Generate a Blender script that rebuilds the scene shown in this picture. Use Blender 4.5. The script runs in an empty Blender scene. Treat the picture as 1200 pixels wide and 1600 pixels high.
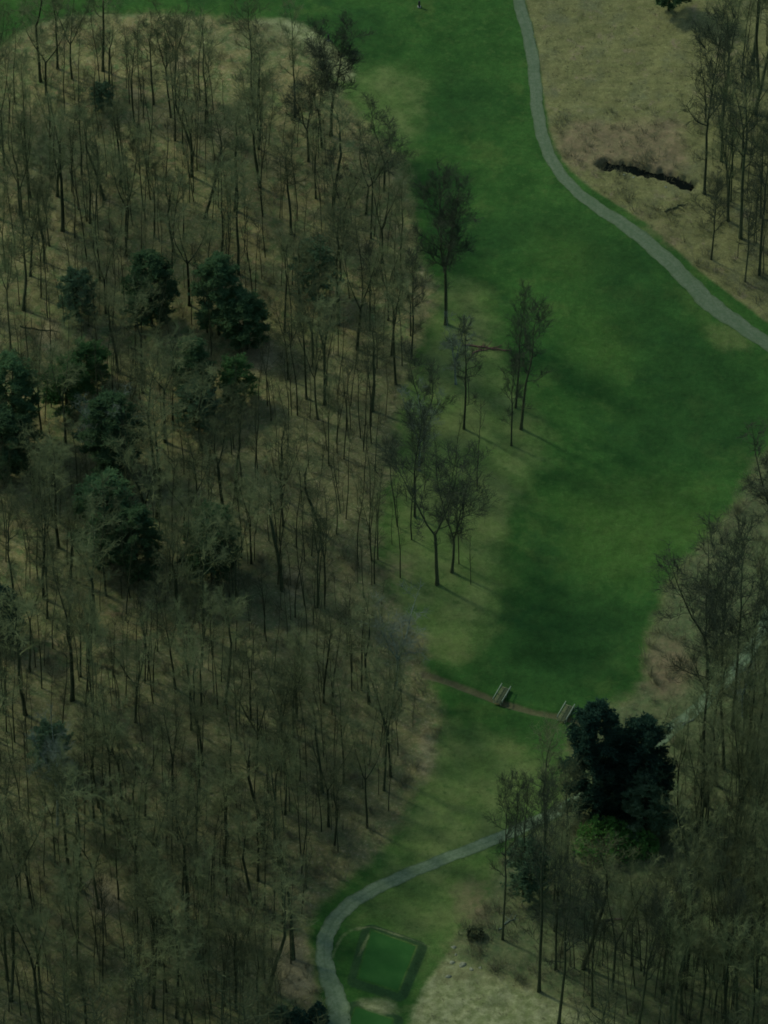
import bpy, math, random
import numpy as np
from mathutils import Vector, Matrix
random.seed(7); RNG = np.random.default_rng(7)
S = bpy.context.scene
COL = S.collection
PI = math.pi
# ------------------------------------------------------------------ camera, sky, sun, exposure
TH = math.radians(45.0)          # looking down
DIST = 800.0
PPM = 11.5                       # photo pixels per metre at the centre
FPX = PPM * DIST
CAM = np.array([0.0, -DIST*math.cos(TH), DIST*math.sin(TH)])
cd = bpy.data.cameras.new('camera'); cam = bpy.data.objects.new('camera', cd); COL.objects.link(cam)
cam.location = CAM; cam.rotation_euler = (PI/2-TH, 0, 0)
cd.sensor_fit = 'VERTICAL'; cd.angle_y = 2*math.atan(800.0/FPX)
cd.clip_start = 1.0; cd.clip_end = 6000.0
S.camera = cam
SUN_AZ = math.atan2(5.6, -8.3)   # direction towards the sun in the ground plane
SUN_EL = math.radians(43)
W = bpy.data.worlds.new('World'); S.world = W; W.use_nodes = True
nt = W.node_tree; nt.nodes.clear()
sky = nt.nodes.new('ShaderNodeTexSky'); sky.sky_type = 'NISHITA'; sky.sun_disc = False
sky.sun_elevation = SUN_EL; sky.sun_rotation = PI/2 - SUN_AZ
bg = nt.nodes.new('ShaderNodeBackground'); bg.inputs[1].default_value = 0.15
wo = nt.nodes.new('ShaderNodeOutputWorld')
nt.links.new(sky.outputs[0], bg.inputs[0]); nt.links.new(bg.outputs[0], wo.inputs[0])
ld = bpy.data.lights.new('sun', 'SUN'); ld.energy = 1.6; ld.angle = math.radians(5); ld.color = (1.0, 0.95, 0.86)
lo = bpy.data.objects.new('sun', ld); COL.objects.link(lo)
sd = Vector((math.cos(SUN_AZ)*math.cos(SUN_EL), math.sin(SUN_AZ)*math.cos(SUN_EL), math.sin(SUN_EL)))
lo.rotation_euler = sd.to_track_quat('Z', 'Y').to_euler(); lo.location = sd*400
S.view_settings.view_transform = 'Standard'; S.view_settings.look = 'None'
S.view_settings.gamma = 1.0; S.view_settings.use_curve_mapping = False
S.view_settings.exposure = 0.08
S.render.engine = 'CYCLES'
S.cycles.max_bounces = 4; S.cycles.diffuse_bounces = 2; S.cycles.glossy_bounces = 1
S.cycles.filter_width = 1.75

# ------------------------------------------------------------------ mapping between photo pixels and the ground
ct, st = math.cos(TH), math.sin(TH)
def to_px(x, y, z=0.0):
    dx = x-CAM[0]; dy = y-CAM[1]; dz = z-CAM[2]
    f = dy*ct - dz*st; u = dy*st + dz*ct
    return 600+FPX*dx/f, 800-FPX*u/f
def hit(px, py, z=0.0):
    a = (px-600)/FPX; b = (800-py)/FPX
    d = np.array([a, ct+b*st, -st+b*ct]); t = (z-CAM[2])/d[2]
    p = CAM+d*t
    return p[0], p[1]
def in_poly(X, Y, poly):
    X = np.asarray(X); Y = np.asarray(Y); ins = np.zeros(X.shape, bool)
    n = len(poly)
    for i in range(n):
        x0, y0 = poly[i]; x1, y1 = poly[(i+1) % n]
        if y0 == y1: continue
        c = ((y0 > Y) != (y1 > Y)) & (X < (x1-x0)*(Y-y0)/(y1-y0)+x0)
        ins ^= c
    return ins
def seg_dist(X, Y, pts):
    d = np.full(np.shape(X), 1e9)
    for (x0, y0), (x1, y1) in zip(pts[:-1], pts[1:]):
        vx, vy = x1-x0, y1-y0; L = vx*vx+vy*vy+1e-9
        t = np.clip(((X-x0)*vx+(Y-y0)*vy)/L, 0, 1)
        d = np.minimum(d, np.hypot(X-x0-t*vx, Y-y0-t*vy))
    return d
def sstep(a, b, v):
    t = np.clip((v-a)/(b-a), 0, 1); return t*t*(3-2*t)
def catmull(pts, step=6):
    P = [np.array(p, float) for p in pts]; out = []
    P = [2*P[0]-P[1]]+P+[2*P[-1]-P[-2]]
    for i in range(1, len(P)-2):
        for k in range(step):
            t = k/step
            out.append(0.5*((2*P[i])+(-P[i-1]+P[i+1])*t+(2*P[i-1]-5*P[i]+4*P[i+1]-P[i+2])*t*t+(-P[i-1]+3*P[i]-3*P[i+1]+P[i+2])*t**3))
    out.append(P[-2]); return out

# ------------------------------------------------------------------ layout traced on the ground
DITCH = [hit(*p) for p in [(944,259),(962,262),(985,264),(1008,271),(1030,276),(1052,282),(1078,293)]]
BROOK = [hit(*p) for p in [(664,1047),(700,1057),(740,1072),(785,1090),(830,1104),(885,1116),(915,1128)]]
TEE1 = [hit(*p) for p in [(580,1452),(651,1479),(622,1552),(559,1530)]]
TEE2 = [hit(*p) for p in [(556,1576),(614,1597),(590,1660),(533,1642)]]
def quad_sdf(X, Y, q):
    ins = in_poly(X, Y, q); d = seg_dist(X, Y, list(q)+[q[0]])
    return np.where(ins, -d, d)
rs = np.random.default_rng(3)
WV = [(rs.uniform(0, 2*PI), rs.uniform(0.25, 3.2), rs.uniform(0, 2*PI)) for _ in range(46)]
def relief(X, Y):
    X = np.asarray(X, float); Y = np.asarray(Y, float)
    z = 0.9*np.sin(X/23+1.0)*np.sin(Y/31+0.4)+0.5*np.sin(X/13-Y/17+2)
    near = (np.abs(X) < 110) & (np.abs(Y) < 170)
    f = np.zeros(X.shape)
    for a, k, ph in WV:
        f = f + np.sin((X*math.cos(a)+Y*math.sin(a))*2*PI/ (0.9+1.9*k) + ph)*0.006*(0.5+k)
    px, py = to_px(X, Y)
    rough = np.where((in_poly(px, py, WOOD_L) | in_poly(px, py, WOOD_R) | in_poly(px, py, MEADOW) | in_poly(px, py, STRAW)), 1.0, 0.18)
    z = z + np.where(near, f*rough, 0)
    for q in (TEE1, TEE2):
        d = quad_sdf(X, Y, q)
        zt = 0.55
        z = z + zt*(1-sstep(0.0, 1.7, d))
    d = seg_dist(X, Y, DITCH); z = z - 1.4*(1-sstep(0.5, 1.4, d+0.28*np.sin(X*2.3)*np.sin(Y*3.1)+.14*np.sin(X*5.9+Y*4)))
    d = seg_dist(X, Y, BROOK); z = z - 0.35*(1-sstep(0.1, 0.8, d))
    return z
WOOD_L = [(-400,70),(-40,75),(25,62),(55,38),(130,24),(260,22),(350,32),(430,42),(485,78),(515,120),(560,185),(630,250),(645,330),(655,410),(690,470),(660,530),(640,590),(622,650),(612,740),(592,800),(590,880),(610,930),(650,975),(668,1010),(662,1050),(690,1100),(675,1180),(640,1250),(612,1310),(560,1348),(505,1400),(478,1440),(488,1500),(500,1560),(515,1640),(515,1800),(-400,1800)]
WOOD_R = [(1400,640),(1190,700),(1150,790),(1080,860),(1035,930),(1012,1000),(1000,1080),(930,1110),(890,1150),(880,1230),(872,1275),(790,1318),(762,1400),(715,1455),(700,1490),(740,1515),(860,1560),(960,1590),(1100,1650),(1400,1750)]
MEADOW = [(806,-200),(820,-10),(838,60),(848,140),(862,215),(890,268),(930,305),(1010,355),(1090,425),(1200,500),(1400,610),(1400,-200)]
OLIVE = [(700,430),(735,440),(765,480),(760,520),(800,600),(860,700),(850,735),(800,775),(775,830),(795,890),(765,960),(742,1030),(690,1035),(650,1000),(610,930),(596,880),(596,800),(612,740),(625,640),(650,560)]
OLIVE2 = [(660,1110),(720,1120),(770,1150),(840,1165),(882,1200),(872,1265),(790,1300),(700,1325),(610,1360),(560,1385),(600,1310),(650,1240)]
OLIVE3 = [(560,110),(600,95),(650,110),(665,150),(640,195),(655,260),(640,300),(610,240),(560,180),(520,140)]
OLIVE4 = [(515,1470),(545,1420),(600,1385),(700,1345),(780,1315),(765,1400),(720,1450),(700,1500),(660,1560),(620,1640),(600,1640),(640,1520),(672,1476),(600,1440),(540,1440)]
STRAW = [(708,1478),(720,1500),(770,1515),(830,1528),(900,1560),(1000,1600),(1100,1660),(1100,1760),(610,1760),(650,1560),(690,1500)]
STRAW5 = [(556,1556),(626,1562),(618,1592),(560,1574)]
STRAW2 = [(0,110),(20,65),(60,35),(130,24),(240,22),(340,34),(345,60),(250,48),(150,45),(90,60),(50,100),(20,140)]
STRAW3 = [(360,40),(420,28),(480,40),(540,90),(560,130),(530,130),(500,100),(450,66),(400,60)]
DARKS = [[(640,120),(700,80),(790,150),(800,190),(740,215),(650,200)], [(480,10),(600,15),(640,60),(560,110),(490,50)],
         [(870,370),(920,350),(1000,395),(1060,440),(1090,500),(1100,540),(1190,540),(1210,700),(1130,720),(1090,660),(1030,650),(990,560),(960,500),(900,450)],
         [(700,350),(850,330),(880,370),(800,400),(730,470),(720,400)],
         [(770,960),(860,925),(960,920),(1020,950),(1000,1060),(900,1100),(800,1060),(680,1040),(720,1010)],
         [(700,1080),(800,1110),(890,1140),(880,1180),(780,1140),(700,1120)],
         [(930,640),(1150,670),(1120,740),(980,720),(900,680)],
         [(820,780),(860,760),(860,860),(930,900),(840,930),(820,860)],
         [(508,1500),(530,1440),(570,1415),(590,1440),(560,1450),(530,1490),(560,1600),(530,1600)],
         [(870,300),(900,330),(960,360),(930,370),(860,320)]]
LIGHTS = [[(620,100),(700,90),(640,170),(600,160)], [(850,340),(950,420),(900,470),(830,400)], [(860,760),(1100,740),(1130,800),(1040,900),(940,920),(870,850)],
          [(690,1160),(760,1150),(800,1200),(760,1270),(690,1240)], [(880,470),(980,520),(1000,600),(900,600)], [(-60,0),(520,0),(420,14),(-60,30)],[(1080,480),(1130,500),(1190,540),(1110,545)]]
BROWNS = [[(520,1395),(600,1345),(615,1310),(640,1330),(560,1375)], [(870,180),(960,190),(1070,180),(1080,300),(960,260),(900,280),(860,230)], [(730,525),(770,535),(790,550),(750,560),(700,545)], [(1010,990),(1090,1000),(1080,1090),(1000,1090)],
          [(930,300),(1050,360),(1100,430),(1020,380)], [(700,1370),(760,1360),(770,1450),(720,1450)], [(590,870),(640,850),(650,910),(600,930)]]
def gpt(px, py):
    z = 0.0
    for _ in range(3):
        x, y = hit(px, py, z); z = float(relief(np.array([x]), np.array([y]))[0])
    return x, y, z

# ------------------------------------------------------------------ helpers
def mesh_np(name, V, F, mat=None, smooth=False):
    """V (n,3) array; F (m,k) array of equal-sized faces"""
    me = bpy.data.meshes.new(name)
    V = np.asarray(V, np.float32); F = np.asarray(F, np.int32); m, k = F.shape
    me.vertices.add(len(V)); me.vertices.foreach_set('co', V.ravel())
    me.loops.add(m*k); me.loops.foreach_set('vertex_index', F.ravel())
    me.polygons.add(m); me.polygons.foreach_set('loop_start', np.arange(0, m*k, k, dtype=np.int32))
    me.polygons.foreach_set('loop_total', np.full(m, k, np.int32))
    if smooth: me.polygons.foreach_set('use_smooth', np.ones(m, bool))
    me.update(calc_edges=True); me.validate()
    if mat: me.materials.append(mat)
    return me
def ob(name, me, parent=None, kind=None):
    o = bpy.data.objects.new(name, me); COL.objects.link(o)
    if parent: o.parent = parent
    if kind: o['kind'] = kind
    return o
def empty(name, label, cat, loc, rot=(0, 0, 0), scale=(1, 1, 1), group=None):
    o = bpy.data.objects.new(name, None); COL.objects.link(o); o.empty_display_size = .5
    o.location = loc; o.rotation_euler = rot; o.scale = scale
    o['label'] = label; o['category'] = cat
    if group: o['group'] = group
    return o
def tag(o, label, cat, group=None):
    o['label'] = label; o['category'] = cat
    if group: o['group'] = group
    return o
def box(c, s, rz=0.0):
    v = np.array([(x, y, z) for z in (-.5, .5) for y in (-.5, .5) for x in (-.5, .5)])*np.array(s)
    cz, sz = math.cos(rz), math.sin(rz)
    v = np.stack([v[:, 0]*cz-v[:, 1]*sz, v[:, 0]*sz+v[:, 1]*cz, v[:, 2]], 1)+np.array(c)
    f = np.array([(0,2,3,1),(4,5,7,6),(0,1,5,4),(2,6,7,3),(0,4,6,2),(1,3,7,5)])
    return v, f
def tubes(segs, n=3):
    """segs: array (N,8) p0 p1 r0 r1 -> verts, quads"""
    A = np.asarray(segs, float); P0 = A[:, :3]; P1 = A[:, 3:6]; R0 = A[:, 6]; R1 = A[:, 7]
    D = P1-P0; D /= np.linalg.norm(D, axis=1, keepdims=True)+1e-9
    ref = np.where(np.abs(D[:, 2:3]) < .9, np.array([[0, 0, 1.]]), np.array([[1., 0, 0]]))
    U = np.cross(D, ref); U /= np.linalg.norm(U, axis=1, keepdims=True)+1e-9
    Wd = np.cross(D, U)
    a = np.arange(n)*2*PI/n; ca = np.cos(a)[None, :, None]; sa = np.sin(a)[None, :, None]
    ring = U[:, None, :]*ca+Wd[:, None, :]*sa
    V = np.concatenate([P0[:, None, :]+ring*R0[:, None, None], P1[:, None, :]+ring*R1[:, None, None]], 1).reshape(-1, 3)
    base = (np.arange(len(A))*2*n)[:, None]
    i = np.arange(n); j = (i+1) % n
    F = np.stack([base+i, base+j, base+n+j, base+n+i], 2).reshape(-1, 4)
    return V, F
def chain(P, R, n=7):
    """one smooth tube through points"""
    P = np.array(P, float); k = len(P); V = []
    for i in range(k):
        d = P[min(i+1, k-1)]-P[max(i-1, 0)]; d /= np.linalg.norm(d)+1e-9
        u = np.cross(d, [1., 0.13, 0]); u /= np.linalg.norm(u)+1e-9; w = np.cross(d, u)
        for q in range(n):
            a = 2*PI*q/n; V.append(P[i]+(u*math.cos(a)+w*math.sin(a))*R[i]*(1+.08*math.sin(3*a+i)))
    F = [(i*n+q, i*n+(q+1) % n, (i+1)*n+(q+1) % n, (i+1)*n+q) for i in range(k-1) for q in range(n)]
    V.append(P[-1]); c = len(V)-1
    F += [((k-1)*n+q, (k-1)*n+(q+1) % n, c, c) for q in range(0)]
    return np.array(V), np.array(F)
def join(parts):
    V = []; F = []; o = 0
    for v, f in parts:
        V.append(v); F.append(f+o); o += len(v)
    return np.concatenate(V), np.concatenate(F)

# ------------------------------------------------------------------ materials
class NB:
    def __init__(s, name, rough=0.9, spec=0.15):
        s.m = bpy.data.materials.new(name); s.m.use_nodes = True; s.t = s.m.node_tree; s.t.nodes.clear()
        s.out = s.t.nodes.new('ShaderNodeOutputMaterial'); s.b = s.t.nodes.new('ShaderNodeBsdfPrincipled')
        s.b.inputs['Roughness'].default_value = rough; s.b.inputs['Specular IOR Level'].default_value = spec
        s.t.links.new(s.b.outputs[0], s.out.inputs[0])
        s.g = s.t.nodes.new('ShaderNodeNewGeometry'); s.pos = s.g.outputs['Position']
    def n(s, typ, **kw):
        k = s.t.nodes.new(typ)
        for a, v in kw.items(): setattr(k, a, v)
        return k
    def L(s, a, b): s.t.links.new(a, b)
    def noise(s, scale, detail=4, rough=.6, vec=None, w=0.0, stretch=None):
        k = s.n('ShaderNodeTexNoise'); k.inputs['Scale'].default_value = scale; k.inputs['Detail'].default_value = detail; k.inputs['Roughness'].default_value = rough
        src = vec or s.pos
        mp = s.n('ShaderNodeMapping'); mp.inputs['Location'].default_value = (w*13.1, w*7.7, w*3.3)
        if stretch: mp.inputs['Scale'].default_value = stretch
        s.L(src, mp.inputs[0]); s.L(mp.outputs[0], k.inputs['Vector'])
        return k.outputs['Fac']
    def ramp(s, f, lo, hi):
        k = s.n('ShaderNodeMapRange', interpolation_type='SMOOTHSTEP'); s.L(f, k.inputs[0]); k.inputs[1].default_value = lo; k.inputs[2].default_value = hi
        return k.outputs[0]
    def math(s, op, a, b):
        k = s.n('ShaderNodeMath', operation=op)
        for i, v in enumerate((a, b)):
            if isinstance(v, (int, float)): k.inputs[i].default_value = v
            else: s.L(v, k.inputs[i])
        return k.outputs[0]
    def mix(s, f, a, b):
        k = s.n('ShaderNodeMix', data_type='RGBA')
        for i, v in ((0, f), (6, a), (7, b)):
            if isinstance(v, tuple): k.inputs[i].default_value = (*v, 1) if len(v) == 3 else v
            elif isinstance(v, (int, float)): k.inputs[i].default_value = v
            else: s.L(v, k.inputs[i])
        return k.outputs[2]
    def mult(s, col, f, lo, hi):
        """col * maprange(f -> lo..hi)"""
        k = s.n('ShaderNodeMapRange'); s.L(f, k.inputs[0]); k.inputs[1].default_value = .25; k.inputs[2].default_value = .75; k.inputs[3].default_value = lo; k.inputs[4].default_value = hi
        m = s.n('ShaderNodeMix', data_type='RGBA', blend_type='MULTIPLY'); m.inputs[0].default_value = 1
        s.L(col, m.inputs[6])
        c = s.n('ShaderNodeCombineColor'); [s.L(k.outputs[0], c.inputs[i]) for i in range(3)]
        s.L(c.outputs[0], m.inputs[7]); return m.outputs[2]
    def bump(s, f, strength=.4, dist=.1, prev=None):
        k = s.n('ShaderNodeBump'); k.inputs['Strength'].default_value = strength; k.inputs['Distance'].default_value = dist
        s.L(f, k.inputs['Height'])
        if prev: s.L(prev, k.inputs['Normal'])
        return k.outputs[0]
    def fin(s, col, nrm=None):
        if isinstance(col, tuple): s.b.inputs['Base Color'].default_value = (*col, 1)
        else: s.L(col, s.b.inputs['Base Color'])
        if nrm: s.L(nrm, s.b.inputs['Normal'])
        return s.m
def simple(name, c1, c2, scale=3.0, rough=.9, rnd=0.0, bump=.3, obj_space=False, trans=0.0):
    b = NB(name, rough); tc = b.n('ShaderNodeTexCoord')
    f = b.noise(scale, 5, .65, vec=tc.outputs['Object'] if obj_space else None)
    col = b.mix(b.ramp(f, .35, .65), c1, c2)
    if rnd:
        oi = b.n('ShaderNodeObjectInfo')
        col = b.mult(col, oi.outputs['Random'], 1-rnd, 1+rnd)
    if trans:
        t = b.n('ShaderNodeBsdfTranslucent'); b.L(col, t.inputs[0]); mx = b.n('ShaderNodeMixShader'); mx.inputs[0].default_value = trans
        b.L(b.b.outputs[0], mx.inputs[1]); b.L(t.outputs[0], mx.inputs[2]); b.L(mx.outputs[0], b.out.inputs[0])
    return b.fin(col, b.bump(f, bump, .05))

def ground_material():
    b = NB('ground', .95, .08)
    def at(n):
        k = b.n('ShaderNodeAttribute', attribute_name=n); return k.outputs['Fac']
    big = b.noise(.045, 5, .6, w=1); mid = b.noise(.22, 5, .62, w=2); med = b.noise(.9, 5, .65, w=3); fine = b.noise(4.2, 5, .7, w=4)
    edge = b.noise(.35, 6, .7, w=5)
    def soft(m, amt=.5, lo=.35, hi=.65):
        e = b.math('MULTIPLY', b.math('SUBTRACT', edge, .5), amt)
        return b.ramp(b.math('ADD', m, e), lo, hi)
    # fairway grass
    g = b.mix(b.ramp(mid, .35, .68), (.023, .076, .0125), (.034, .099, .0165))
    g = b.mix(b.ramp(med, .5, .75), g, (.048, .108, .021))
    g = b.mix(b.math('MULTIPLY', b.ramp(b.noise(.13, 6, .7, w=21), .52, .66), .7), g, (.058, .114, .022))
    g = b.mix(b.math('MULTIPLY', b.ramp(b.noise(.10, 6, .7, w=23), .54, .68), .6), g, (.015, .058, .013))
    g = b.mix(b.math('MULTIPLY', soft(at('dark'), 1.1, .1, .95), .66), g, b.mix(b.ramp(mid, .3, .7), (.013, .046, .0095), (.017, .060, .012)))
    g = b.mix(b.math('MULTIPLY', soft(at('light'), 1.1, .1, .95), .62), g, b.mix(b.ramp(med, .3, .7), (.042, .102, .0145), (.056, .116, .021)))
    # olive rough
    o = b.mix(b.ramp(mid, .35, .65), (.082, .142, .032), (.122, .168, .048))
    o = b.mix(b.ramp(med, .52, .72), o, (.058, .108, .025))
    g = b.mix(b.math('MULTIPLY', soft(at('olive'), 1.1, .15, .9), .85), g, o)
    g = b.mix(b.math('MULTIPLY', soft(at('tan'), .9, .25, .85), .55), g, b.mix(b.ramp(med, .3, .7), (.095, .145, .034), (.130, .165, .050)))
    g = b.mix(b.math('MULTIPLY', soft(at('bank'), .4, .3, .8), .8), g, (.020, .052, .018))
    # dry meadow
    m = b.mix(b.ramp(b.noise(.5, 5, .65, w=8, stretch=(.5, 1.6, 1)), .35, .65), (.146, .156, .054), (.114, .130, .042))
    m = b.mix(b.ramp(mid, .48, .72), m, (.108, .125, .052)); m = b.mix(b.ramp(b.noise(.4, 5, .7, w=17), .56, .70), m, (.165, .150, .075))
    m = b.mix(b.ramp(fine, .52, .75), m, (.192, .198, .080))
    g = b.mix(soft(at('meadow'), .5, .3, .7), g, m)
    s_ = b.mix(b.ramp(med, .35, .7), (.140, .175, .062), (.270, .300, .135))
    s_ = b.mix(b.ramp(mid, .5, .7), s_, (.150, .165, .065))
    g = b.mix(b.math('MULTIPLY', soft(at('straw'), .8, .25, .75), .92), g, s_)
    # woodland floor
    w = b.mix(b.ramp(mid, .38, .66), (.142, .160, .054), (.200, .188, .068))
    w = b.mix(b.ramp(b.noise(.55, 5, .6, w=6), .48, .66), w, (.108, .156, .048))
    w = b.mix(b.ramp(b.noise(.8, 5, .65, w=7), .54, .70), w, (.225, .188, .078))
    w = b.mix(b.ramp(b.noise(.33, 5, .65, w=14), .60, .72), w, (.245, .225, .098))
    w = b.mix(b.math('MULTIPLY', b.ramp(big, .48, .66), .5), w, (.100, .130, .052))
    w = b.mix(b.math('MULTIPLY', soft(at('floor_dark'), 1.0, .15, .85), .62), w, b.mix(b.ramp(med, .3, .7), (.076, .108, .038), (.118, .120, .050)))
    w = b.mix(b.math('MULTIPLY', soft(at('tan'), .9, .25, .85), .75), w, (.25, .225, .105))
    leaf = b.noise(2.3, 6, .75, w=15)
    w = b.mix(b.ramp(leaf, .52, .66), w, b.mix(.4, w, (.33, .31, .17)))
    w = b.mix(b.ramp(leaf, .48, .34), w, b.mix(.5, w, (.050, .068, .026)))
    w = b.mix(b.math('MULTIPLY', soft(at('rightwood'), 1.0, .15, .85), .6), w, b.mix(b.ramp(med, .3, .7), (.048, .092, .032), (.082, .118, .044)))
    g = b.mix(soft(at('wood'), 1.0, .2, .8), g, w)
    br = b.mix(b.ramp(med, .35, .7), (.130, .120, .056), (.185, .145, .075))
    g = b.mix(b.math('MULTIPLY', soft(at('brown'), .9, .3, .9), .75), g, br)
    g = b.mix(b.math('MULTIPLY', soft(at('mud'), 1.0, .3, .9), .55), g, (.125, .098, .055))
    g = b.mix(soft(at('wet'), .25, .35, .75), g, (.018, .022, .015))
    g = b.mult(g, fine, .80, 1.20); g = b.mult(g, b.noise(1.3, 6, .72, w=11), .76, 1.24); g = b.mult(g, b.noise(.28, 5, .65, w=12), .80, 1.20)
    n1 = b.bump(fine, .55, .10); n2 = b.bump(med, .35, .35, n1)
    return b.fin(g, n2)
M = {}
M['ground'] = ground_material()
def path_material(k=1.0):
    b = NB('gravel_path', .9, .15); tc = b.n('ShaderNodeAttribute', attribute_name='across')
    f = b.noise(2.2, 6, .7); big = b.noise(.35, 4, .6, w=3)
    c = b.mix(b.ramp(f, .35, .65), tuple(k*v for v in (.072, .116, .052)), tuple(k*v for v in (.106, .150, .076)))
    c = b.mix(b.math('MULTIPLY', b.ramp(big, .45, .7), .5), c, (.062, .110, .044))
    # wheel tracks: middle and rims carry more grass
    ridge = b.math('ABSOLUTE', tc.outputs['Fac'], 0.0)
    cen = b.ramp(b.math('ADD', ridge, b.math('MULTIPLY', b.math('SUBTRACT', f, .5), .5)), .22, .02)
    c = b.mix(b.math('MULTIPLY', cen, .38), c, (.062, .112, .050))
    rim = b.ramp(b.math('ADD', ridge, b.math('MULTIPLY', b.math('SUBTRACT', b.noise(.8, 6, .7, w=9), .5), .9)), .72, 1.02)
    c = b.mix(b.math('MULTIPLY', rim, .8), c, (.055, .098, .035))
    return b.fin(c, b.bump(b.noise(9, 5, .7), .5, .05))
M['path'] = path_material(); M['path_sunlit'] = path_material(1.35)  # lower path copy brightened, sunlight put into the gravel colour
M['bark'] = simple('bark', (.030, .046, .017), (.056, .072, .028), 4, rnd=.2, obj_space=True)
M['dark_twig'] = simple('dark_twigs', (.026, .040, .018), (.048, .064, .029), .6, obj_space=True)
M['twig'] = simple('twigs', (.076, .104, .036), (.120, .148, .056), .6, rnd=.3, obj_space=True)
M['pale_bark'] = simple('pale_bark', (.12, .17, .11), (.24, .31, .21), 1.5, obj_space=True)
M['pale_twig'] = simple('pale_twigs', (.100, .145, .085), (.150, .195, .125), .8, obj_space=True)
M['needle'] = simple('pine_needles', (.072, .155, .058), (.105, .195, .072), .55, rnd=.2, obj_space=True, trans=.5)
M['needle_blue'] = simple('bluish_needles', (.095, .185, .085), (.13, .225, .105), .6, rnd=.15, obj_space=True, trans=.5)
M['needle_green'] = simple('green_needles', (.065, .175, .050), (.10, .22, .065), .6, rnd=.1, obj_space=True, trans=.4)
M['needle_dark'] = simple('dark_foliage', (.022, .062, .034), (.038, .090, .046), .7, obj_space=True, trans=.3)
M['leaf_bright'] = simple('bright_leaves', (.075, .21, .04), (.11, .26, .055), .9, obj_space=True, trans=.4)
M['tee'] = simple('mown_turf', (.016, .078, .011), (.023, .092, .0145), .45, bump=.1)
def water_material():
    b = NB('ditch_water', .9, .0); return b.fin((.005, .008, .006), b.bump(b.noise(1.5, 3, .5), .1, .05))
M['water'] = water_material()
M['wood'] = simple('weathered_wood', (.14, .20, .12), (.24, .31, .19), 6)
M['wood_dark'] = simple('old_boards', (.060, .090, .035), (.11, .135, .06), 6)
M['log'] = simple('log_bark', (.05, .05, .033), (.10, .09, .06), 5)
M['rock'] = simple('rock', (.12, .145, .08), (.22, .25, .145), 2.5)
M['post'] = simple('post_paint', (.02, .02, .02), (.03, .03, .03), 5)
M['white'] = simple('pale_stone', (.16, .2, .14), (.24, .29, .2), 5)
M['brush'] = simple('brush', (.10, .115, .052), (.19, .195, .10), .5, rnd=.1)

# ------------------------------------------------------------------ ground sheet
def axis(lo, hi, step, far):
    mid = np.arange(lo, hi+1e-6, step); outer = []; d = step*2
    x = hi
    while x < far: x += d; outer.append(x); d *= 1.6
    left = [lo-(v-hi) for v in outer][::-1]
    return np.array(left+list(mid)+outer)
xs = axis(-66, 66, .36, 2600); ys = axis(-118, 124, .36, 2600)
X, Y = np.meshgrid(xs, ys); nx, ny = len(xs), len(ys)
Z = relief(X, Y)
PXg, PYg = to_px(X, Y, 0*X)
V = np.stack([X, Y, Z], 2).reshape(-1, 3)
idx = np.arange(nx*ny).reshape(ny, nx)
F = np.stack([idx[:-1, :-1], idx[:-1, 1:], idx[1:, 1:], idx[1:, :-1]], 2).reshape(-1, 4)
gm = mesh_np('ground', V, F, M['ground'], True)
def blur(a, r):
    for ax in (0, 1):
        for _ in range(2):
            p = np.pad(a, [(r, r) if k == ax else (0, 0) for k in (0, 1)], mode='edge').cumsum(ax)
            p = np.concatenate([np.zeros_like(np.take(p, [0], ax)), p], ax)
            n = a.shape[ax]
            a = (np.take(p, range(2*r+1, 2*r+1+n), ax)-np.take(p, range(0, n), ax))/(2*r+1)
    return a
def mask(name, polys, r):
    m = np.zeros(X.shape)
    for p in polys: m = np.maximum(m, in_poly(PXg, PYg, p).astype(float))
    a = gm.attributes.new(name, 'FLOAT', 'POINT'); a.data.foreach_set('value', blur(m, r).astype(np.float32).ravel())
mask('wood', [WOOD_L, WOOD_R], 5)
mask('meadow', [MEADOW], 2)
mask('olive', [OLIVE, OLIVE2, OLIVE3, OLIVE4], 9)
mask('straw', [STRAW, STRAW2, STRAW3, STRAW5], 3)
mask('dark', DARKS, 11)  # darker grass patches, with tree shade on the field painted in
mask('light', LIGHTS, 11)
mask('brown', BROWNS, 6)
TANS = [[(608,730),(642,735),(640,795),(608,790)], [(725,735),(800,745),(790,860),(735,850)], [(670,985),(742,980),(738,1032),(672,1028)], [(705,445),(738,455),(735,505),(708,495)],
        [(770,1148),(832,1158),(822,1195),(768,1185)], [(655,1125),(692,1130),(682,1235),(652,1225)], [(1010,980),(1045,975),(1035,1030),(1005,1010)], [(640,660),(720,650),(765,620),(745,690),(660,705)],
        [(1030,5),(1140,0),(1150,60),(1060,70)], [(1095,495),(1175,515),(1190,540),(1115,548)],
        [(130,1365),(190,1370),(195,1430),(140,1440)], [(290,1005),(325,1005),(325,1060),(290,1060)], [(440,885),(470,880),(475,945),(440,945)], [(260,85),(300,85),(300,120),(262,120)], [(335,190),(365,195),(360,240),(335,235)],
        [(60,500),(100,490),(100,540),(60,545)], [(330,420),(360,400),(440,560),(400,600)], [(420,1470),(480,1450),(495,1560),(440,1560)]]
mask('tan', TANS, 4)
mask('rightwood', [WOOD_R, [(1090,60),(1400,-200),(1400,560),(1180,470),(1085,330)]], 8)
mask('floor_dark', [WOOD_R, [(1075,50),(1400,-200),(1400,560),(1180,470),(1085,330)], [(430,560),(660,540),(650,900),(660,1110),(620,1290),(520,1390),(300,1620),(-50,1620),(-50,1080),(280,1000)], [(80,700),(400,700),(400,900),(60,960)]], 8)  # darker green-brown tone over parts of the wood floor
def dmask(name, d, a, b_):
    k = gm.attributes.new(name, 'FLOAT', 'POINT'); k.data.foreach_set('value', (1-sstep(a, b_, d)).astype(np.float32).ravel())
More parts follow.
